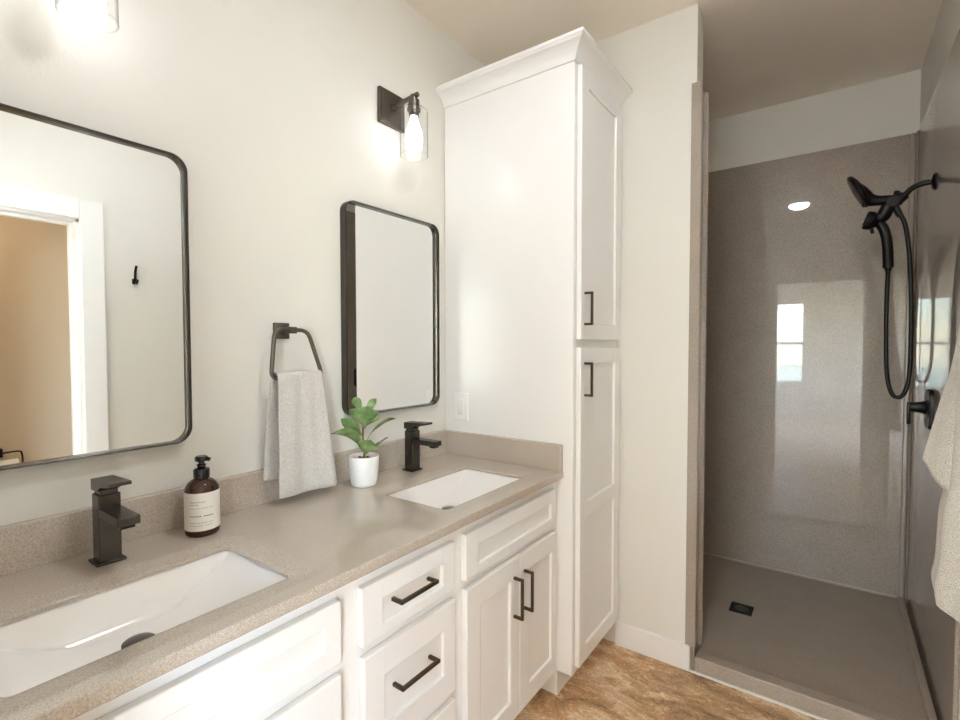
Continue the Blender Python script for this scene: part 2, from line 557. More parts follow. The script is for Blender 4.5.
# shower head with hand shower
sh = thing('shower_fixture', 'matte black shower head with docked hand shower and looped hose', 'shower head', (XR - 0.006, 2.58, 1.932))
YH = 2.58
bm = B(); lathe(bm, [(0.032, 0), (0.032, 0.004), (0.026, 0.010), (0.013, 0.014)], (XR - 0.0066, YH, 1.932), (-1, 0, 0)); obj('flange', bm, 'black', sh, 35)
bm = B(); tube(bm, smooth_path([(XR - 0.01, YH, 1.932), (1.625, YH, 1.931), (1.592, YH, 1.920), (1.567, YH, 1.895), (1.552, YH, 1.880)], 5), 0.0105, 14); obj('arm', bm, 'black', sh, 50)
bm = B()
cyl(bm, (1.566, YH, 1.896), (1.540, YH, 1.868), 0.019, 0.019)
cyl(bm, (1.544, YH, 1.915), (1.538, YH, 1.885), 0.009, 0.012)
tube(bm, smooth_path([(1.556, YH, 1.882), (1.530, YH, 1.875), (1.514, YH, 1.850), (1.502, YH, 1.822), (1.480, YH, 1.812)], 5), 0.024, 14, radii=None)
lathe(bm, [(0.02, -0.024), (0.024, -0.02), (0.024, 0.02), (0.02, 0.024)], (1.530, YH, 1.872), (0, 1, 0))
obj('diverter', bm, 'black', sh, 40)
bm = B()
n = Vector((-0.895, 0, -0.445))
lathe(bm, [(0.068, 0.0), (0.073, 0.003), (0.074, 0.009), (0.070, 0.016), (0.050, 0.024), (0.001, 0.030)], (1.412, YH, 1.931), -n, seg=36, cap1=False)
pc = smooth_path([(1.424, YH, 1.926), (1.444, YH, 1.906), (1.466, YH, 1.892), (1.495, YH, 1.886), (1.540, YH, 1.882)], 6)
N = len(pc)
loops = []
for i, p in enumerate(pc):
    t = i / (N - 1)
    tg = (pc[min(i + 1, N - 1)] - pc[max(i - 1, 0)]).normalized()
    ax = (-n * (1 - t) ** 3 + tg * (1 - (1 - t) ** 3)).normalized()
    rr = 0.0185 + 0.046 * (1 - t) ** 3.2
    u = Vector((0, 1, 0)); v = ax.cross(u).normalized()
    loops.append([p + (u * math.cos(2 * math.pi * k / 28) + v * math.sin(2 * math.pi * k / 28)) * rr for k in range(28)])
skin(bm, loops)
obj('fixed_head', bm, 'black', sh, 50)
bm = B()
lathe(bm, [(0.033, 0.0), (0.037, 0.004), (0.037, 0.022), (0.030, 0.034), (0.018, 0.050)], (1.444, YH, 1.815), (0.86, 0, -0.30))
tube(bm, smooth_path([(1.468, YH, 1.806), (1.494, YH, 1.790), (1.510, YH, 1.752), (1.518, YH, 1.700), (1.521, YH, 1.650), (1.522, YH, 1.612)], 5), 0.0165, 14, squash=1.1)
cyl(bm, (1.466, YH, 1.775), (1.470, YH, 1.756), 0.006)
obj('hand_shower', bm, 'black', sh, 40)
bm = B()
cyl(bm, (1.521, YH, 1.632), (1.522, YH, 1.598), 0.0125, 0.010)
cyl(bm, (1.535, YH + 0.004, 1.862), (1.556, YH + 0.004, 1.815), 0.013, 0.011)
tube(bm, smooth_path([(1.522, YH, 1.605), (1.520, YH, 1.45), (1.521, YH, 1.30), (1.526, YH, 1.18), (1.540, YH, 1.108), (1.560, YH, 1.088), (1.580, YH, 1.105), (1.594, YH, 1.17), (1.597, YH, 1.30), (1.594, YH, 1.50), (1.584, YH, 1.68), (1.570, YH, 1.78), (1.553, YH, 1.825)], 8), 0.0078, 12)
obj('hose', bm, 'black', sh, 50)

# valve
va = thing('shower_valve', 'matte black shower valve with lever handle on the right shower wall', 'shower valve', (XR - 0.006, 2.53, 1.053))
bm = B()
o = rrect(0.125, 0.150, 0.035, 6)
skin(bm, [[Vector((XR - 0.0066 - d, 2.53 + a * s, 1.052 + b * s)) for a, b in o] for d, s in ((0, 1), (0.010, 1), (0.015, 0.96))])
obj('escutcheon', bm, 'black', va, 35)
bm = B(); lathe(bm, [(0.030, 0), (0.024, 0.012), (0.020, 0.030), (0.020, 0.052)], (XR - 0.018, 2.56, 1.055), (-1, 0, 0)); obj('knob', bm, 'black', va, 35)
bm = B(); box(bm, XR - 0.076, XR - 0.064, 2.551, 2.569, 0.985, 1.074, 0.003); obj('lever', bm, 'black', va, 35)

# ------------------------------------------------------------------ shaker fronts and pulls
def shaker(bm, axis, face, back, a0, a1, z0, z1, stile=0.06, rec=0.009, rails=(), rail=None, far=None, low=None):
    """slab front facing +x (axis='y' runs along y).  Frame with bevelled edges plus recessed panels"""
    s, h = stile, rail or stile
    b = low or h
    e = far or stile
    box(bm, back, face, a0, a0 + s, z0, z1, 0.003, 2)
    box(bm, back, face, a1 - e, a1, z0, z1, 0.003, 2)
    for lo, hi in [(z0, z0 + b), (z1 - h, z1)] + [(q - h / 2, q + h / 2) for q in rails]:
        box(bm, back, face, a0 + s - 0.004, a1 - e + 0.004, lo, hi, 0.003, 2)
    box(bm, back, face - rec, a0 + s - 0.006, a1 - e + 0.006, z0 + b - 0.006, z1 - h + 0.006)

def front(name, parent, face, a0, a1, z0, z1, **k):
    bm = B()
    shaker(bm, 'y', face, face - 0.019, a0, a1, z0, z1, **k)
    return obj(name, bm, 'white', parent)

def pull(parent, x, y0, z0, y1, z1, proj=0.034, t=0.0042):
    """bar pull from (y0,z0) to (y1,z1), square section, posts back to x"""
    bm = B()
    if abs(z1 - z0) < 1e-6:
        box(bm, x + proj - 2 * t, x + proj, y0, y1, z0 - t, z0 + t, 0.001)
        for y in (y0, y1 - 2 * t): box(bm, x - 0.002, x + proj - t, y, y + 2 * t, z0 - t, z0 + t, 0.001)
    else:
        box(bm, x + proj - 2 * t, x + proj, y0 - t, y0 + t, z0, z1, 0.001)
        for z in (z0, z1 - 2 * t): box(bm, x - 0.002, x + proj - t, y0 - t, y0 + t, z, z + 2 * t, 0.001)
    return obj('handle', bm, 'pull', parent)

# ------------------------------------------------------------------ vanity
VY0 = 0.02
van = thing('vanity_cabinet', 'long white shaker vanity cabinet with drawers and doors under the stone countertop', 'vanity cabinet', (0.27, 0.8, 0))
bm = B()
box(bm, 0.510, 0.531, VY0, YT - 0.002, 0.10, ZC - 0.0275)
box(bm, 0.004, 0.510, VY0, VY0 + 0.018, 0.10, ZC - 0.0275)
box(bm, 0.004, 0.510, YT - 0.020, YT - 0.002, 0.10, ZC - 0.0275)
box(bm, 0.004, 0.510, VY0 + 0.018, YT - 0.020, 0.10, 0.118)
box(bm, 0.004, 0.014, VY0 + 0.018, YT - 0.020, 0.118, ZC - 0.10)
obj('body', bm, 'white', van)
bx('toe_kick', 'white', van, 0.444, 0.462, VY0, YT - 0.002, 0, 0.0995)
FX = 0.55
Z1, Z2, Z3, Z4, Z5, Z0 = 0.786, 0.656, 0.631, 0.384, 0.360, 0.116
front('false_front', van, FX, 0.065, 0.624, Z2, Z1, stile=0.05, far=0.040, rail=0.042)
front('door', van, FX, 0.065, 0.343, Z0, Z3)
front('door', van, FX, 0.346, 0.624, Z0, Z3)
d = front('drawer', van, FX, 0.678, 0.991, Z2, Z1, stile=0.060, far=0.050, rail=0.046, low=0.030); pull(d, FX - 0.009, 0.770, 0.722, 0.898, 0.722)
d = front('drawer', van, FX, 0.682, 0.995, Z4, Z3, stile=0.060, far=0.052, rail=0.066); pull(d, FX - 0.009, 0.772, 0.522, 0.902, 0.522)
d = front('drawer', van, FX, 0.682, 0.995, Z0, Z5, stile=0.060, far=0.052, rail=0.066); pull(d, FX - 0.009, 0.772, 0.25, 0.902, 0.25)
front('false_front', van, FX, 1.038, 1.572, Z2, Z1, stile=0.060, far=0.040, rail=0.046, low=0.032)
d = front('door', van, FX, 1.042, 1.3175, Z0, Z3, stile=0.064, far=0.052, rail=0.066); pull(d, FX, 1.285, 0.446, 1.285, 0.576)
d = front('door', van, FX, 1.3205, 1.577, Z0, Z3, stile=0.060, far=0.040, rail=0.066); pull(d, FX, 1.347, 0.446, 1.347, 0.576)

# ------------------------------------------------------------------ countertop with two dished cutouts
SINKS = [dict(y0=0.140, y1=0.562), dict(y0=1.046, y1=1.468)]
SX0, SX1 = 0.222, 0.474
ct = thing('countertop', 'polished taupe speckled stone countertop with two sink cutouts', 'countertop', (0.28, 0.8, ZC))
CX0, CX1, CY0, CY1, CT = 0.002, 0.560, 0.004, YT - 0.001, 0.026
bm = B()
def ring(cx, cy, w_, h_, r, z, n=6):
    return [Vector((cx + a, cy + b, z)) for a, b in rrect(w_, h_, r, n)]
outer = [Vector((CX0, CY0, ZC)), Vector((CX1 - 0.004, CY0, ZC)), Vector((CX1 - 0.004, CY1, ZC)), Vector((CX0, CY1, ZC))]
edges = []
ov = [bm.verts.new(p) for p in outer]
for i in range(4): edges.append(bm.edges.new((ov[i], ov[(i + 1) % 4])))
for s in SINKS:
    cx, cy = (SX0 + SX1) / 2, (s['y0'] + s['y1']) / 2
    w_, h_ = SX1 - SX0, s['y1'] - s['y0']
    prof = [(0.052, 0.0, 0.055), (0.046, -0.0005, 0.051), (0.037, -0.0016, 0.044), (0.026, -0.0028, 0.036), (0.012, -0.0039, 0.026), (0.003, -0.0047, 0.018), (0.0, -0.0062, 0.016), (0.0, -0.0140, 0.016)]
    loops = [ring(cx, cy, w_ + 2 * e, h_ + 2 * e, r, ZC + dz) for e, dz, r in prof]
    V = skin(bm, loops, True, False, False)
    for i in range(len(V[0])): edges.append(bm.edges.get((V[0][i], V[0][(i + 1) % len(V[0])])))
    for f in bm.faces: f.smooth = True
bmesh.ops.triangle_fill(bm, use_beauty=True, edges=edges)
# eased front edge and underside
prf = [(CX1 - 0.004, ZC), (CX1 - 0.0012, ZC - 0.0012), (CX1, ZC - 0.004), (CX1, ZC - CT + 0.003), (CX1 - 0.003, ZC - CT), (CX1 - 0.05, ZC - CT)]
skin(bm, [[Vector((x, y, z)) for x, z in prf] for y in (CY0, CY1)], False, False, False)
for y in (CY0, CY1):
    bm.faces.new([bm.verts.new((x, y, z)) for x, z in [(CX0, ZC)] + prf[:5] + [(CX0, ZC - CT)]])
obj('slab', bm, 'counter', ct, 25)
bm = B(); box(bm, 0.001, 0.020, CY0, YT - 0.001, ZC - 0.001, ZC + 0.097, 0.003); obj('backsplash', bm, 'counter', ct)
bm = B(); box(bm, 0.020, 0.559, YT - 0.021, YT - 0.001, ZC - 0.001, ZC + 0.097, 0.003); obj('side_splash', bm, 'counter', ct)

def sink(s, label):
    cx, cy = (SX0 + SX1) / 2, (s['y0'] + s['y1']) / 2
    w_, h_ = SX1 - SX0, s['y1'] - s['y0']
    t = thing('sink', label, 'sink', (cx, cy, ZC - 0.1))
    bm = B()
    dx = -0.040
    z0 = ZC - 0.0145
    # (x inset back, x inset front, y inset, z, radius)
    prof = [(-0.006, -0.006, -0.006, 0.0, 0.020), (-0.003, -0.003, -0.003, 0.0, 0.018), (-0.001, 0.000, 0.002, -0.004, 0.016), (0.004, 0.006, 0.018, -0.020, 0.014), (0.010, 0.016, 0.050, -0.040, 0.012), (0.018, 0.034, 0.090, -0.058, 0.012), (0.030, 0.060, 0.135, -0.076, 0.014), (0.046, 0.085, 0.160, -0.0795, 0.016)]
    loops = []
    for xb, xf, yi, dz, r in prof:
        x0, x1 = SX0 + xb, SX1 - xf
        loops.append(ring((x0 + x1) / 2, cy, x1 - x0, h_ - 2 * yi, min(r, (x1 - x0) / 2 - 0.002, h_ / 2 - yi - 0.002), z0 + dz))
    V = skin(bm, loops, True, False, False)
    bm.faces.new(V[-1])
    obj('basin', bm, 'sink', t, 38)
    bm = B()
    c = (SX0 + 0.090, cy, z0 - 0.0796)
    lathe(bm, [(0.027, 0.0), (0.027, 0.003), (0.024, 0.0055), (0.010, 0.007), (0.001, 0.0075)], c, seg=32)
    obj('drain', bm, 'drainm', t, 40)
sink(SINKS[0], 'near white rectangular undermount sink with dark drain, left of the soap bottle')
sink(SINKS[1], 'far white rectangular undermount sink beside the tall cabinet')

# ------------------------------------------------------------------ faucets
def faucet(cx, cy, label):
    t = thing('faucet', label, 'faucet', (cx, cy, ZC))
    def part(name, *boxes, par=t):
        bm = B()
        for b in boxes: box(bm, *b)
        return obj(name, bm, 'gun2', par)
    z = ZC + 0.0006
    part('base_plate', (cx - 0.026, cx + 0.026, cy - 0.027, cy + 0.027, z, z + 0.006, 0.002))
    part('body', (cx - 0.020, cx + 0.020, cy - 0.020, cy + 0.020, z + 0.004, z + 0.146, 0.0025))
    sp = part('spout', (cx + 0.012, cx + 0.123, cy - 0.020, cy + 0.020, z + 0.101, z + 0.119, 0.002))
    bm = B(); box(bm, cx + 0.094, cx + 0.117, cy - 0.013, cy + 0.013, z + 0.094, z + 0.1015, 0.002); obj('aerator', bm, 'black', sp, 30)
    bm = B()
    box(bm, cx - 0.016, cx + 0.016, cy - 0.016, cy + 0.016, z + 0.144, z + 0.155)
    V = []
    for x, zl, zh in ((cx - 0.023, 0.153, 0.176), (cx + 0.012, 0.154, 0.177), (cx + 0.030, 0.165, 0.178), (cx + 0.080, 0.173, 0.180)):
        V.append([Vector((x, cy - 0.020, z + zl)), Vector((x, cy + 0.020, z + zl)), Vector((x, cy + 0.020, z + zh)), Vector((x, cy - 0.020, z + zh))])
    skin(bm, V)
    obj('lever', bm, 'gun2', t)
faucet(0.104, 0.368, 'dark bronze square faucet behind the near sink, left of the soap bottle')
faucet(0.104, 1.297, 'dark bronze square faucet behind the far sink, right of the potted plant')

# ------------------------------------------------------------------ tall linen cabinet
lc = thing('linen_cabinet', 'tall white linen cabinet with crown moulding and two stacked doors', 'cabinet', (0.3, 1.83, 0))
bm = B(); box(bm, 0.003, XT, YT, YB - 0.001, 0.093, 2.352, 0.0015); obj('body', bm, 'white', lc)
bx('toe_kick', 'white', lc, 0.003, 0.537, YT, YB - 0.001, 0, 0.0928)
bm = B()
prof = [(0.0, 2.296), (0.006, 2.296), (0.008, 2.303), (0.012, 2.312), (0.020, 2.323), (0.030, 2.332), (0.042, 2.340), (0.050, 2.343), (0.054, 2.349), (0.058, 2.352), (0.058, 2.362), (0.0, 2.362)]
skin(bm, [[Vector((0.002, YT - d_, z)) for d_, z in prof], [Vector((XT + d_, YT - d_, z)) for d_, z in prof], [Vector((XT + d_, YB - 0.001, z)) for d_, z in prof]], False, False, False)
obj('crown_moulding', bm, 'white', lc, 25)
d = front('door', lc, 0.617, 1.626, 2.026, 1.320, 2.290, stile=0.062); pull(d, 0.617, 1.658, 1.372, 1.658, 1.492, 0.032)
d = front('door', lc, 0.617, 1.626, 2.026, 0.122, 1.292, stile=0.062, rails=(0.692,)); pull(d, 0.617, 1.660, 1.114, 1.660, 1.238, 0.032)

# ------------------------------------------------------------------ mirrors
def mirror(y0, y1, z0, z1, label):
    t = thing('wall_mirror', label, 'mirror', (0, (y0 + y1) / 2, (z0 + z1) / 2))
    cy, cz = (y0 + y1) / 2, (z0 + z1) / 2
    w_, h_ = y1 - y0, z1 - z0
    def loop(e, x, r):
        return [Vector((x, cy + a, cz + b)) for a, b in rrect(w_ - 2 * e, h_ - 2 * e, r, 10)]
    bm = B()
    skin(bm, [loop(0, 0.001, 0.040), loop(0, 0.0285, 0.040), loop(0.0008, 0.030, 0.039), loop(0.0030, 0.030, 0.037), loop(0.0038, 0.0285, 0.036), loop(0.0038, 0.012, 0.036)], True, False, False)
    obj('frame', bm, 'frame', t, 30)
    bm = B(); skin(bm, [loop(0.0036, 0.002, 0.036), loop(0.0036, 0.0125, 0.036)]); obj('glass', bm, 'mirror', t, 30)
mirror(0.095, 0.575, 1.056, 1.772, 'rounded black-framed mirror over the near sink, at the left edge of the photo')
mirror(1.063, 1.539, 1.058, 1.789, 'rounded black-framed mirror over the far sink, between hand towel and tall cabinet')

# ------------------------------------------------------------------ wall sconces
def sconce(cy, label, dz=0.0):
    t = thing('wall_sconce', label, 'wall lamp', (0, cy, 2.165))
    bm = B(); box(bm, 0.001, 0.016, cy - 0.0625, cy + 0.0625, 2.1025, 2.2275, 0.002); box(bm, 0.015, 0.020, cy - 0.056, cy + 0.056, 2.109, 2.221, 0.002); obj('backplate', bm, 'gun', t, 30)
    bm = B(); cyl(bm, (0.018, cy, 2.172), (0.040, cy, 2.173), 0.014, 0.012); cyl(bm, (0.018, cy, 2.172), (0.142, cy, 2.184), 0.0085); obj('arm', bm, 'gun', t, 40)
    bm = B(); lathe(bm, [(0.012, 0.074), (0.012, 0.058), (0.020, 0.056), (0.020, 0.028), (0.024, 0.026), (0.024, 0.018), (0.019, 0.016), (0.017, -0.002)], (0.122, cy, 2.112)); obj('socket', bm, 'gun', t, 30)
    bm = B()
    lathe(bm, [(0.0225, 0.168), (0.040, 0.166), (0.048, 0.160), (0.050, 0.150), (0.050, 0.0)], (0.122, cy, 1.972), seg=48, cap0=False, cap1=False)
    tube(bm, [(0.122 + 0.0495 * math.cos(k * math.pi / 24), cy + 0.0495 * math.sin(k * math.pi / 24), 1.972) for k in range(48)], 0.0014, 8, True)
    obj('glass_shade', bm, 'glass', t, 35)
    bm = B()
    lathe(bm, [(0.012, 0.128), (0.014, 0.112), (0.022, 0.090), (0.029, 0.066), (0.031, 0.045), (0.029, 0.026), (0.022, 0.010), (0.010, 0.002), (0.001, 0.0)], (0.122, cy, 1.984), seg=28)
    obj('bulb', bm, 'bulb', t, 60)
    t.location.z += dz
sconce(0.352, 'lit glass-shaded wall sconce over the near mirror, cut by the top of the photo', -0.012)
sconce(1.295, 'lit glass-shaded wall sconce with square bronze plate over the far mirror', 0.004)

# ------------------------------------------------------------------ recessed light over the aisle
rl = thing('ceiling_light', 'small round lit ceiling light, seen only as a bright spot reflected in the shower wall', 'ceiling light', (1.064, 0.80, H))
bm = B(); lathe(bm, [(0.094, -0.0005), (0.094, -0.006), (0.082, -0.010), (0.078, -0.006)], (1.064, 0.80, H), cap0=False, cap1=False); obj('trim_ring', bm, 'trim', rl, 30)
bm = B(); lathe(bm, [(0.078, -0.006), (0.077, -0.016), (0.070, -0.028), (0.052, -0.037), (0.026, -0.042), (0.001, -0.043)], (1.064, 0.80, H), seg=32, cap0=False); obj('diffuser', bm, 'lens', rl, 60)

# ------------------------------------------------------------------ outlet
ou = thing('wall_outlet', 'white outlet cover plate on the side of the tall cabinet above the side splash', 'outlet', (0.091, YT, 1.043))
bm = B(); box(bm, 0.055, 0.127, YT - 0.006, YT, 0.986, 1.101, 0.003); obj('cover_plate', bm, 'plate', ou)
bm = B(); box(bm, 0.0745, 0.1075, YT - 0.0085, YT - 0.005, 1.010, 1.077, 0.0015)
re = obj('receptacle', bm, 'plate', ou, 30)
bm = B(); cyl(bm, (0.091, YT - 0.0084, 1.043), (0.091, YT - 0.0092, 1.043), 0.0035, seg=12); obj('button', bm, 'plate', re)

# ------------------------------------------------------------------ towel ring and hand towel
tr = thing('towel_ring', 'bronze trapezoid towel ring with square plate on the wall between the mirrors', 'towel ring', (0, 0.84, 1.343))
bm = B(); box(bm, 0.001, 0.012, 0.815, 0.864, 1.320, 1.368, 0.002); box(bm, 0.012, 0.016, 0.821, 0.858, 1.326, 1.362, 0.002); obj('backplate', bm, 'gun', tr, 30)
bm = B(); cyl(bm, (0.014, 0.841, 1.345), (0.050, 0.841, 1.345), 0.010, 0.008); box(bm, 0.049, 0.069, 0.829, 0.853, 1.335, 1.355, 0.003); obj('post', bm, 'gun', tr, 30)
def rpoly(pts, rad, n=6):
    out = []
    N = len(pts)
    for i in range(N):
        p, a, b = Vector(pts[i]), Vector(pts[i - 1]), Vector(pts[(i + 1) % N])
        u, v = (a - p).normalized(), (b - p).normalized()
        for k in range(n + 1):
            t = k / n
            out.append((p + u * rad) * (1 - t) ** 2 + p * 2 * t * (1 - t) + (p + v * rad) * t * t)
    return out
rg = rpoly([(0.060, 0.786, 1.347), (0.060, 0.893, 1.345), (0.060, 0.944, 1.206), (0.060, 0.772, 1.206)], 0.026)
bm = B(); tube(bm, rg, 0.0062, 12, True); obj('ring', bm, 'gun', tr, 60)

def cloth(name, rows, mat, thick, parent=None, sub=1):
    """rows: grid of points -> sheet given thickness"""
    bm = B()
    skin(bm, rows, False, False, False)
    o = obj(name, bm, mat, parent, 180)
    m1 = o.modifiers.new('smooth', 'SUBSURF'); m1.levels = sub; m1.render_levels = sub
    m2 = o.modifiers.new('thick', 'SOLIDIFY'); m2.thickness = thick; m2.offset = 0
    return o
rows = []
NS = 22
for i in range(41):
    s = i / 40
    row = []
    for j in range(NS + 1):
        t = j / NS
        # s 0..0.42 back layer rising, 0.42..0.5 over the bar, then front layer falling
        if s < 0.44:
            k = s / 0.44
            z = 0.912 - 0.012 * t + (1.215 - 0.912 + 0.012 * t) * k
            x = 0.030 + 0.018 * k ** 3
            y0, y1 = 0.760 + 0.022 * k ** 1.2, 0.955 - 0.025 * k
        elif s < 0.54:
            k = (s - 0.44) / 0.10
            z = 1.215 + 0.0085 * math.sin(math.pi * k)
            x = 0.060 - 0.012 * math.cos(math.pi * k)
            y0, y1 = 0.784, 0.930
        else:
            k = (s - 0.54) / 0.46
            z = 1.215 - (1.215 - 0.868 + 0.006 * t) * k
            x = 0.072 + 0.014 * k ** 0.6
            y0, y1 = 0.784 - 0.010 * k, 0.930 + 0.040 * k
        y = y0 + (y1 - y0) * t
        amp = 0.003 + 0.006 * (k if s > 0.54 else 1 - k if s < 0.44 else 0)
        x += amp * math.sin(t * 7.5 + 0.8) * 0.7 + 0.0015 * math.sin(t * 19 + s * 3)
        row.append(Vector((x, y, z)))
    rows.append(row)
ht = cloth('hand_towel', rows, 'linen', 0.004)
tag(ht, 'pale grey linen hand towel folded over the towel ring beside the near mirror', 'towel')
bm = B()
for zz in (0.885,):
    skin(bm, [[Vector((rows[-1][j].x + 0.0026, rows[-1][j].y, rows[-1][j].z + dz)) for j in range(NS + 1)] for dz in (0.010, 0.012)], False, False, False)
hm = obj('hem_stitch', bm, 'linen', ht)

# ------------------------------------------------------------------ soap bottle
bc = Vector((0.104, 0.561, ZC + 0.0006))
sb = thing('soap_bottle', 'amber pump soap bottle with white label standing between near sink and wall', 'soap bottle', bc)
bm = B(); lathe(bm, [(0.034, 0.0), (0.0375, 0.004), (0.038, 0.010), (0.038, 0.104), (0.0365, 0.114), (0.031, 0.124), (0.023, 0.131), (0.0165, 0.135), (0.015, 0.141)], bc, seg=48); bo = obj('bottle', bm, 'amber', sb, 40)
bm = B()
a0 = math.atan2(CAM.y - bc.y, CAM.x - bc.x) - 0.10
def onlab(a, z, r=0.0384): return Vector((bc.x + r * math.cos(a0 + a), bc.y + r * math.sin(a0 + a), bc.z + z))
skin(bm, [[onlab(-1.55 + 3.1 * k / 40, z) for k in range(41)] for z in (0.0155, 0.106)], False, False, False)
lb = obj('label', bm, 'label', sb, 60)
def inkline(bm, aa, ab, z, hgt, words):
    """row of tiny letter-like strokes too small to read"""
    tot = sum(words) + len(words) - 1
    pos = 0
    for wd in words:
        for c_ in range(wd):
            a = aa + (ab - aa) * (pos + 0.12) / tot
            b = aa + (ab - aa) * (pos + 0.80) / tot
            hh = hgt * random.choice((0.8, 1.0, 1.0))
            bm.faces.new([bm.verts.new(onlab(a, z, 0.0387)), bm.verts.new(onlab(b, z, 0.0387)), bm.verts.new(onlab(b, z + hh, 0.0387)), bm.verts.new(onlab(a, z + hh, 0.0387))])
            pos += 1
        pos += 1
bm = B()
inkline(bm, -0.62, 0.28, 0.0840, 0.0022, (7, 3, 5))
inkline(bm, -0.62, -0.10, 0.0780, 0.0018, (4, 4))
inkline(bm, -0.62, 0.75, 0.0695, 0.0012, (6, 4, 7, 5))
inkline(bm, -0.62, 0.75, 0.0350, 0.0014, (5, 7, 4))
inkline(bm, -0.62, 0.75, 0.0285, 0.0010, (8, 5))
inkline(bm, -0.62, 0.75, 0.0500, 0.0028, (7, 6))
obj('print', bm, 'inkd', lb)
bm = B()
lathe(bm, [(0.0175, 0.136), (0.0180, 0.138), (0.0180, 0.155), (0.0160, 0.158), (0.009, 0.160), (0.0065, 0.162), (0.0065, 0.170)], bc, seg=28)
lathe(bm, [(0.009, 0.162), (0.010, 0.164), (0.010, 0.168), (0.0065, 0.170), (0.0065, 0.174), (0.013, 0.176), (0.0145, 0.178), (0.0145, 0.185), (0.012, 0.188)], bc, seg=28)
dv = Vector((0.75, 0.66, 0)).normalized()
tube(bm, [bc + dv * 0.006 + Vector((0, 0, 0.180)), bc + dv * 0.015 + Vector((0, 0, 0.181)), bc + dv * 0.020 + Vector((0, 0, 0.179))], 0.005, 10)
obj('pump', bm, 'pump', sb, 35)

# ------------------------------------------------------------------ potted plant
pc_ = Vector((0.110, 1.064, ZC + 0.0006))
pp = thing('potted_plant', 'small green broad-leaf plant in a white pot by the hand towel', 'plant', pc_)
bm = B(); lathe(bm, [(0.035, 0.0), (0.0395, 0.004), (0.043, 0.014), (0.0465, 0.060), (0.0485, 0.096), (0.0475, 0.098), (0.0455, 0.096), (0.044, 0.078)], pc_, seg=44, cap1=False); obj('pot', bm, 'pot', pp, 40)
bm = B()
lathe(bm, [(0.0445, 0.078), (0.030, 0.084), (0.012, 0.088), (0.001, 0.088)], pc_, seg=30, cap0=False)
for k in range(26):
    a, r_ = random.uniform(0, 6.28), random.uniform(0.008, 0.036)
    q = pc_ + Vector((r_ * math.cos(a), r_ * math.sin(a), 0.086))
    box(bm, q.x - 0.005, q.x + 0.005, q.y - 0.003, q.y + 0.003, q.z - 0.002, q.z + 0.003, 0.001)
obj('bark_mulch', bm, 'soil', pp, 60)
SP = [pc_ + Vector(v) for v in ((0, 0, 0.08), (0.001, 0.002, 0.115), (-0.002, -0.002, 0.150), (0.002, -0.004, 0.190), (0.001, -0.002, 0.222))]
bm = B(); tube(bm, smooth_path(SP, 4), 0.0035, 8, radii=[0.0042 - 0.00012 * i for i in range(17)]); obj('stem', bm, 'stem', pp, 60)
def leaf(base, mid, tip, wid, side, cup=0.25, peak=0.62):
    """obovate leaf along the curve base-mid-tip; side = direction of its width"""
    base, mid, tip = [pc_ + Vector(v) for v in (base, mid, tip)]
    sd = Vector(side).normalized()
    rows_ = []
    n_ = 12
    for i in range(n_ + 1):
        t = i / n_
        p = base * (1 - t) ** 2 + mid * 2 * t * (1 - t) + tip * t * t
        tg = ((mid - base) * (1 - t) + (tip - mid) * t).normalized()
        s2 = (sd - tg * sd.dot(tg)).normalized()
        nn = tg.cross(s2)
        ww = wid * (math.sin(math.pi * min(1, t ** (math.log(0.5) / math.log(peak)))) ** 0.85 if 0 < t < 1 else 0)
        ww = max(ww, 0.0016 if t < 0.9 else 0.0004)
        rows_.append([p + s2 * ww * q + nn * (abs(q) ** 1.4 * ww * cup + 0.0012 * math.sin(9 * t + 3 * q)) for q in (-1, -0.72, -0.36, 0, 0.36, 0.72, 1)])
    bm = B(); skin(bm, rows_, False, False, False)
    o = obj('leaf', bm, 'leaf', pp, 180)
    m = o.modifiers.new('thick', 'SOLIDIFY'); m.thickness = 0.0009; m.offset = 0
    return o
RV = (0.62, 0.78, 0)      # across the view at the plant
leaf((0.0, -0.004, 0.118), (0.008, -0.050, 0.200), (0.014, -0.138, 0.190), 0.019, (0.65, 0.1, 0.65), 0.2, 0.55)
leaf((0.0, -0.004, 0.158), (0.000, -0.045, 0.200), (-0.006, -0.086, 0.228), 0.019, (0.5, 0.2, 0.7), 0.25, 0.6)
leaf((0.0, 0.004, 0.128), (0.006, 0.040, 0.215), (0.020, 0.124, 0.204), 0.016, (0.6, -0.2, 0.6), 0.2, 0.6)
leaf((0.003, 0.0, 0.090), (0.016, -0.008, 0.125), (0.036, -0.002, 0.152), 0.034, RV, -0.2, 0.74)
leaf((0.0, 0.004, 0.096), (0.014, 0.042, 0.140), (0.024, 0.084, 0.146), 0.020, (0.7, -0.2, 0.5), 0.2, 0.6)
leaf((0.0, -0.002, 0.180), (0.016, -0.008, 0.222), (0.030, -0.006, 0.262), 0.035, RV, -0.25, 0.75)
leaf((0.0, -0.002, 0.196), (0.004, -0.034, 0.240), (0.002, -0.058, 0.256), 0.018, (0.7, 0.3, 0.5), 0.3, 0.6)
leaf((0.0, -0.002, 0.215), (0.0, -0.022, 0.270), (-0.004, -0.036, 0.290), 0.015, RV, 0.3, 0.7)
leaf((0.0, 0.002, 0.205), (0.002, 0.018, 0.262), (0.008, 0.048, 0.280), 0.013, (0.6, 0.5, -0.3), 0.3, 0.7)
leaf((0.0, 0.002, 0.186), (0.004, 0.034, 0.215), (0.012, 0.050, 0.240), 0.018, RV, 0.3, 0.7)

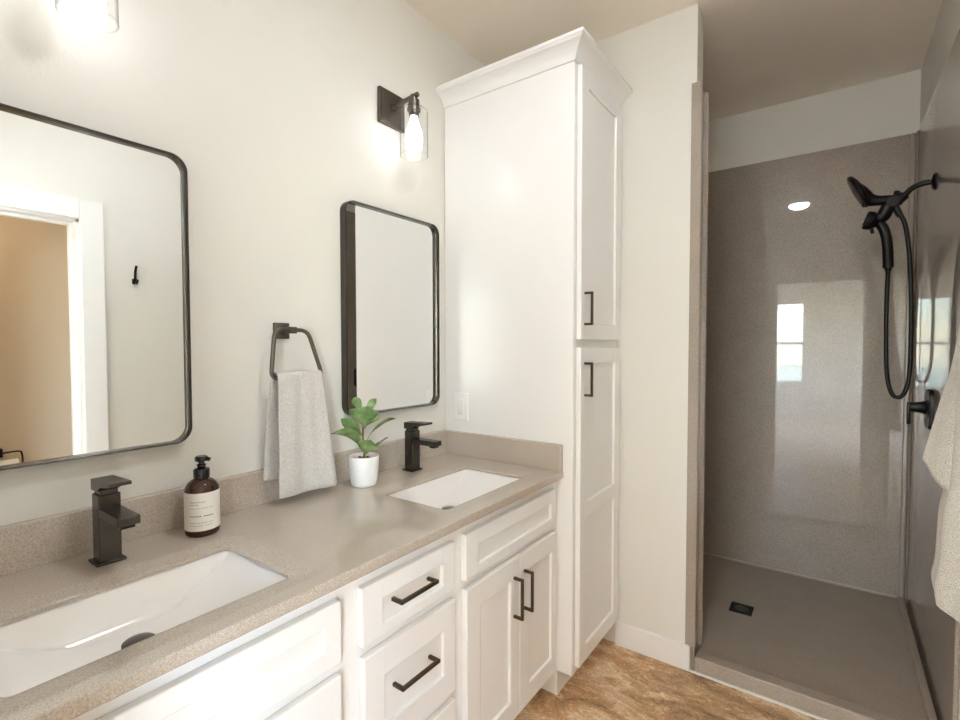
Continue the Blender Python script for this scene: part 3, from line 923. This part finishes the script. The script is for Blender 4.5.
# ------------------------------------------------------------------ right wall: hooks and bath towel
def hook(y, z, label):
    t = thing('robe_hook', label, 'hook', (XR, y, z))
    bm = B(); box(bm, XR - 0.007, XR - 0.0003, y - 0.013, y + 0.013, z - 0.046, z - 0.018, 0.002); obj('backplate', bm, 'black', t)
    bm = B(); tube(bm, smooth_path([(XR - 0.040, y, z - 0.026), (XR - 0.030, y, z - 0.038), (XR - 0.012, y, z - 0.034), (XR - 0.010, y, z - 0.005), (XR - 0.016, y, z + 0.025), (XR - 0.028, y, z + 0.048)], 5), 0.0060, 10); obj('prong', bm, 'black', t, 60)
hook(1.03, 1.668, 'black robe hook on bare wall, seen in the near mirror')

bt = thing('bath_towel', 'cream terry bath towel hanging on the right wall in front of the shower', 'towel', (XR - 0.05, 1.62, 1.5))
def sheet(name, left, right, depth, waves, ph, n_=26, parent=bt, bow=0.0):
    L = smooth_path(left, 5)
    Rr = smooth_path(right, 5)
    rows_ = []
    for a, b in zip(L, Rr):
        k = len(rows_) / (len(L) - 1)
        row = []
        for j in range(n_ + 1):
            t = j / n_
            p = a.lerp(b, t)
            p.x += -depth * k ** 0.7 * (0.5 - 0.5 * math.cos(waves * 2 * math.pi * t + ph)) * min(1, 4 * t + 0.15) - bow * math.sin(math.pi * t)
            p.x = min(p.x, XR - 0.010)
            row.append(p)
        rows_.append(row)
    return cloth(name, rows_, 'terry', 0.007, parent, 1)
sheet('towel_layer', [(1.625, 1.665, 1.60), (1.607, 1.750, 1.288), (1.578, 1.752, 1.140), (1.548, 1.752, 0.992)],
      [(1.630, 1.60, 1.62), (1.640, 1.55, 1.28), (1.645, 1.50, 1.10), (1.648, 1.50, 0.86)], 0.010, 1.5, 0.4)
sheet('towel_layer', [(1.622, 1.66, 1.60), (1.605, 1.70, 1.288), (1.594, 1.70, 1.10), (1.588, 1.70, 0.960), (1.577, 1.70, 0.88), (1.573, 1.70, 0.76), (1.566, 1.70, 0.706), (1.572, 1.69, 0.668)],
      [(1.630, 1.58, 1.62), (1.640, 1.42, 1.30), (1.645, 1.38, 1.10), (1.645, 1.36, 0.96), (1.645, 1.34, 0.88), (1.645, 1.32, 0.76), (1.645, 1.32, 0.70), (1.645, 1.32, 0.64)], 0.022, 2.5, 0.0)
hook(1.61, 1.650, 'black robe hook holding the bath towel, just outside the right edge')

# ------------------------------------------------------------------ toilet paper holder in the toilet room
th = thing('toilet_paper_holder', 'black toilet paper holder on the tan wall, reflected in the near mirror', 'paper holder', (TX1, 0.60, 0.665))
bm = B(); box(bm, TX1 - 0.012, TX1 - 0.0005, 0.590, 0.672, 0.635, 0.700, 0.003); box(bm, TX1 - 0.074, TX1 - 0.010, 0.590, 0.672, 0.642, 0.693, 0.003); obj('mount', bm, 'black', th, 30)
bm = B(); tube(bm, smooth_path([(TX1 - 0.062, 0.660, 0.664), (TX1 - 0.062, 0.700, 0.667), (TX1 - 0.062, 0.745, 0.666), (TX1 - 0.062, 0.756, 0.650), (TX1 - 0.062, 0.758, 0.595), (TX1 - 0.062, 0.740, 0.585), (TX1 - 0.062, 0.60, 0.585)], 5), 0.005, 10); obj('bar', bm, 'black', th, 60)
bm = B()
lathe(bm, [(0.020, 0.0), (0.052, 0.0), (0.053, 0.002), (0.053, 0.108), (0.052, 0.11), (0.020, 0.11)], (TX1 - 0.062, 0.628, 0.570), (0, 1, 0), cap0=False, cap1=False)
tag(obj('toilet_paper_roll', bm, 'paper', None, 40), 'white toilet paper roll on the black holder, reflected in the near mirror', 'paper roll')
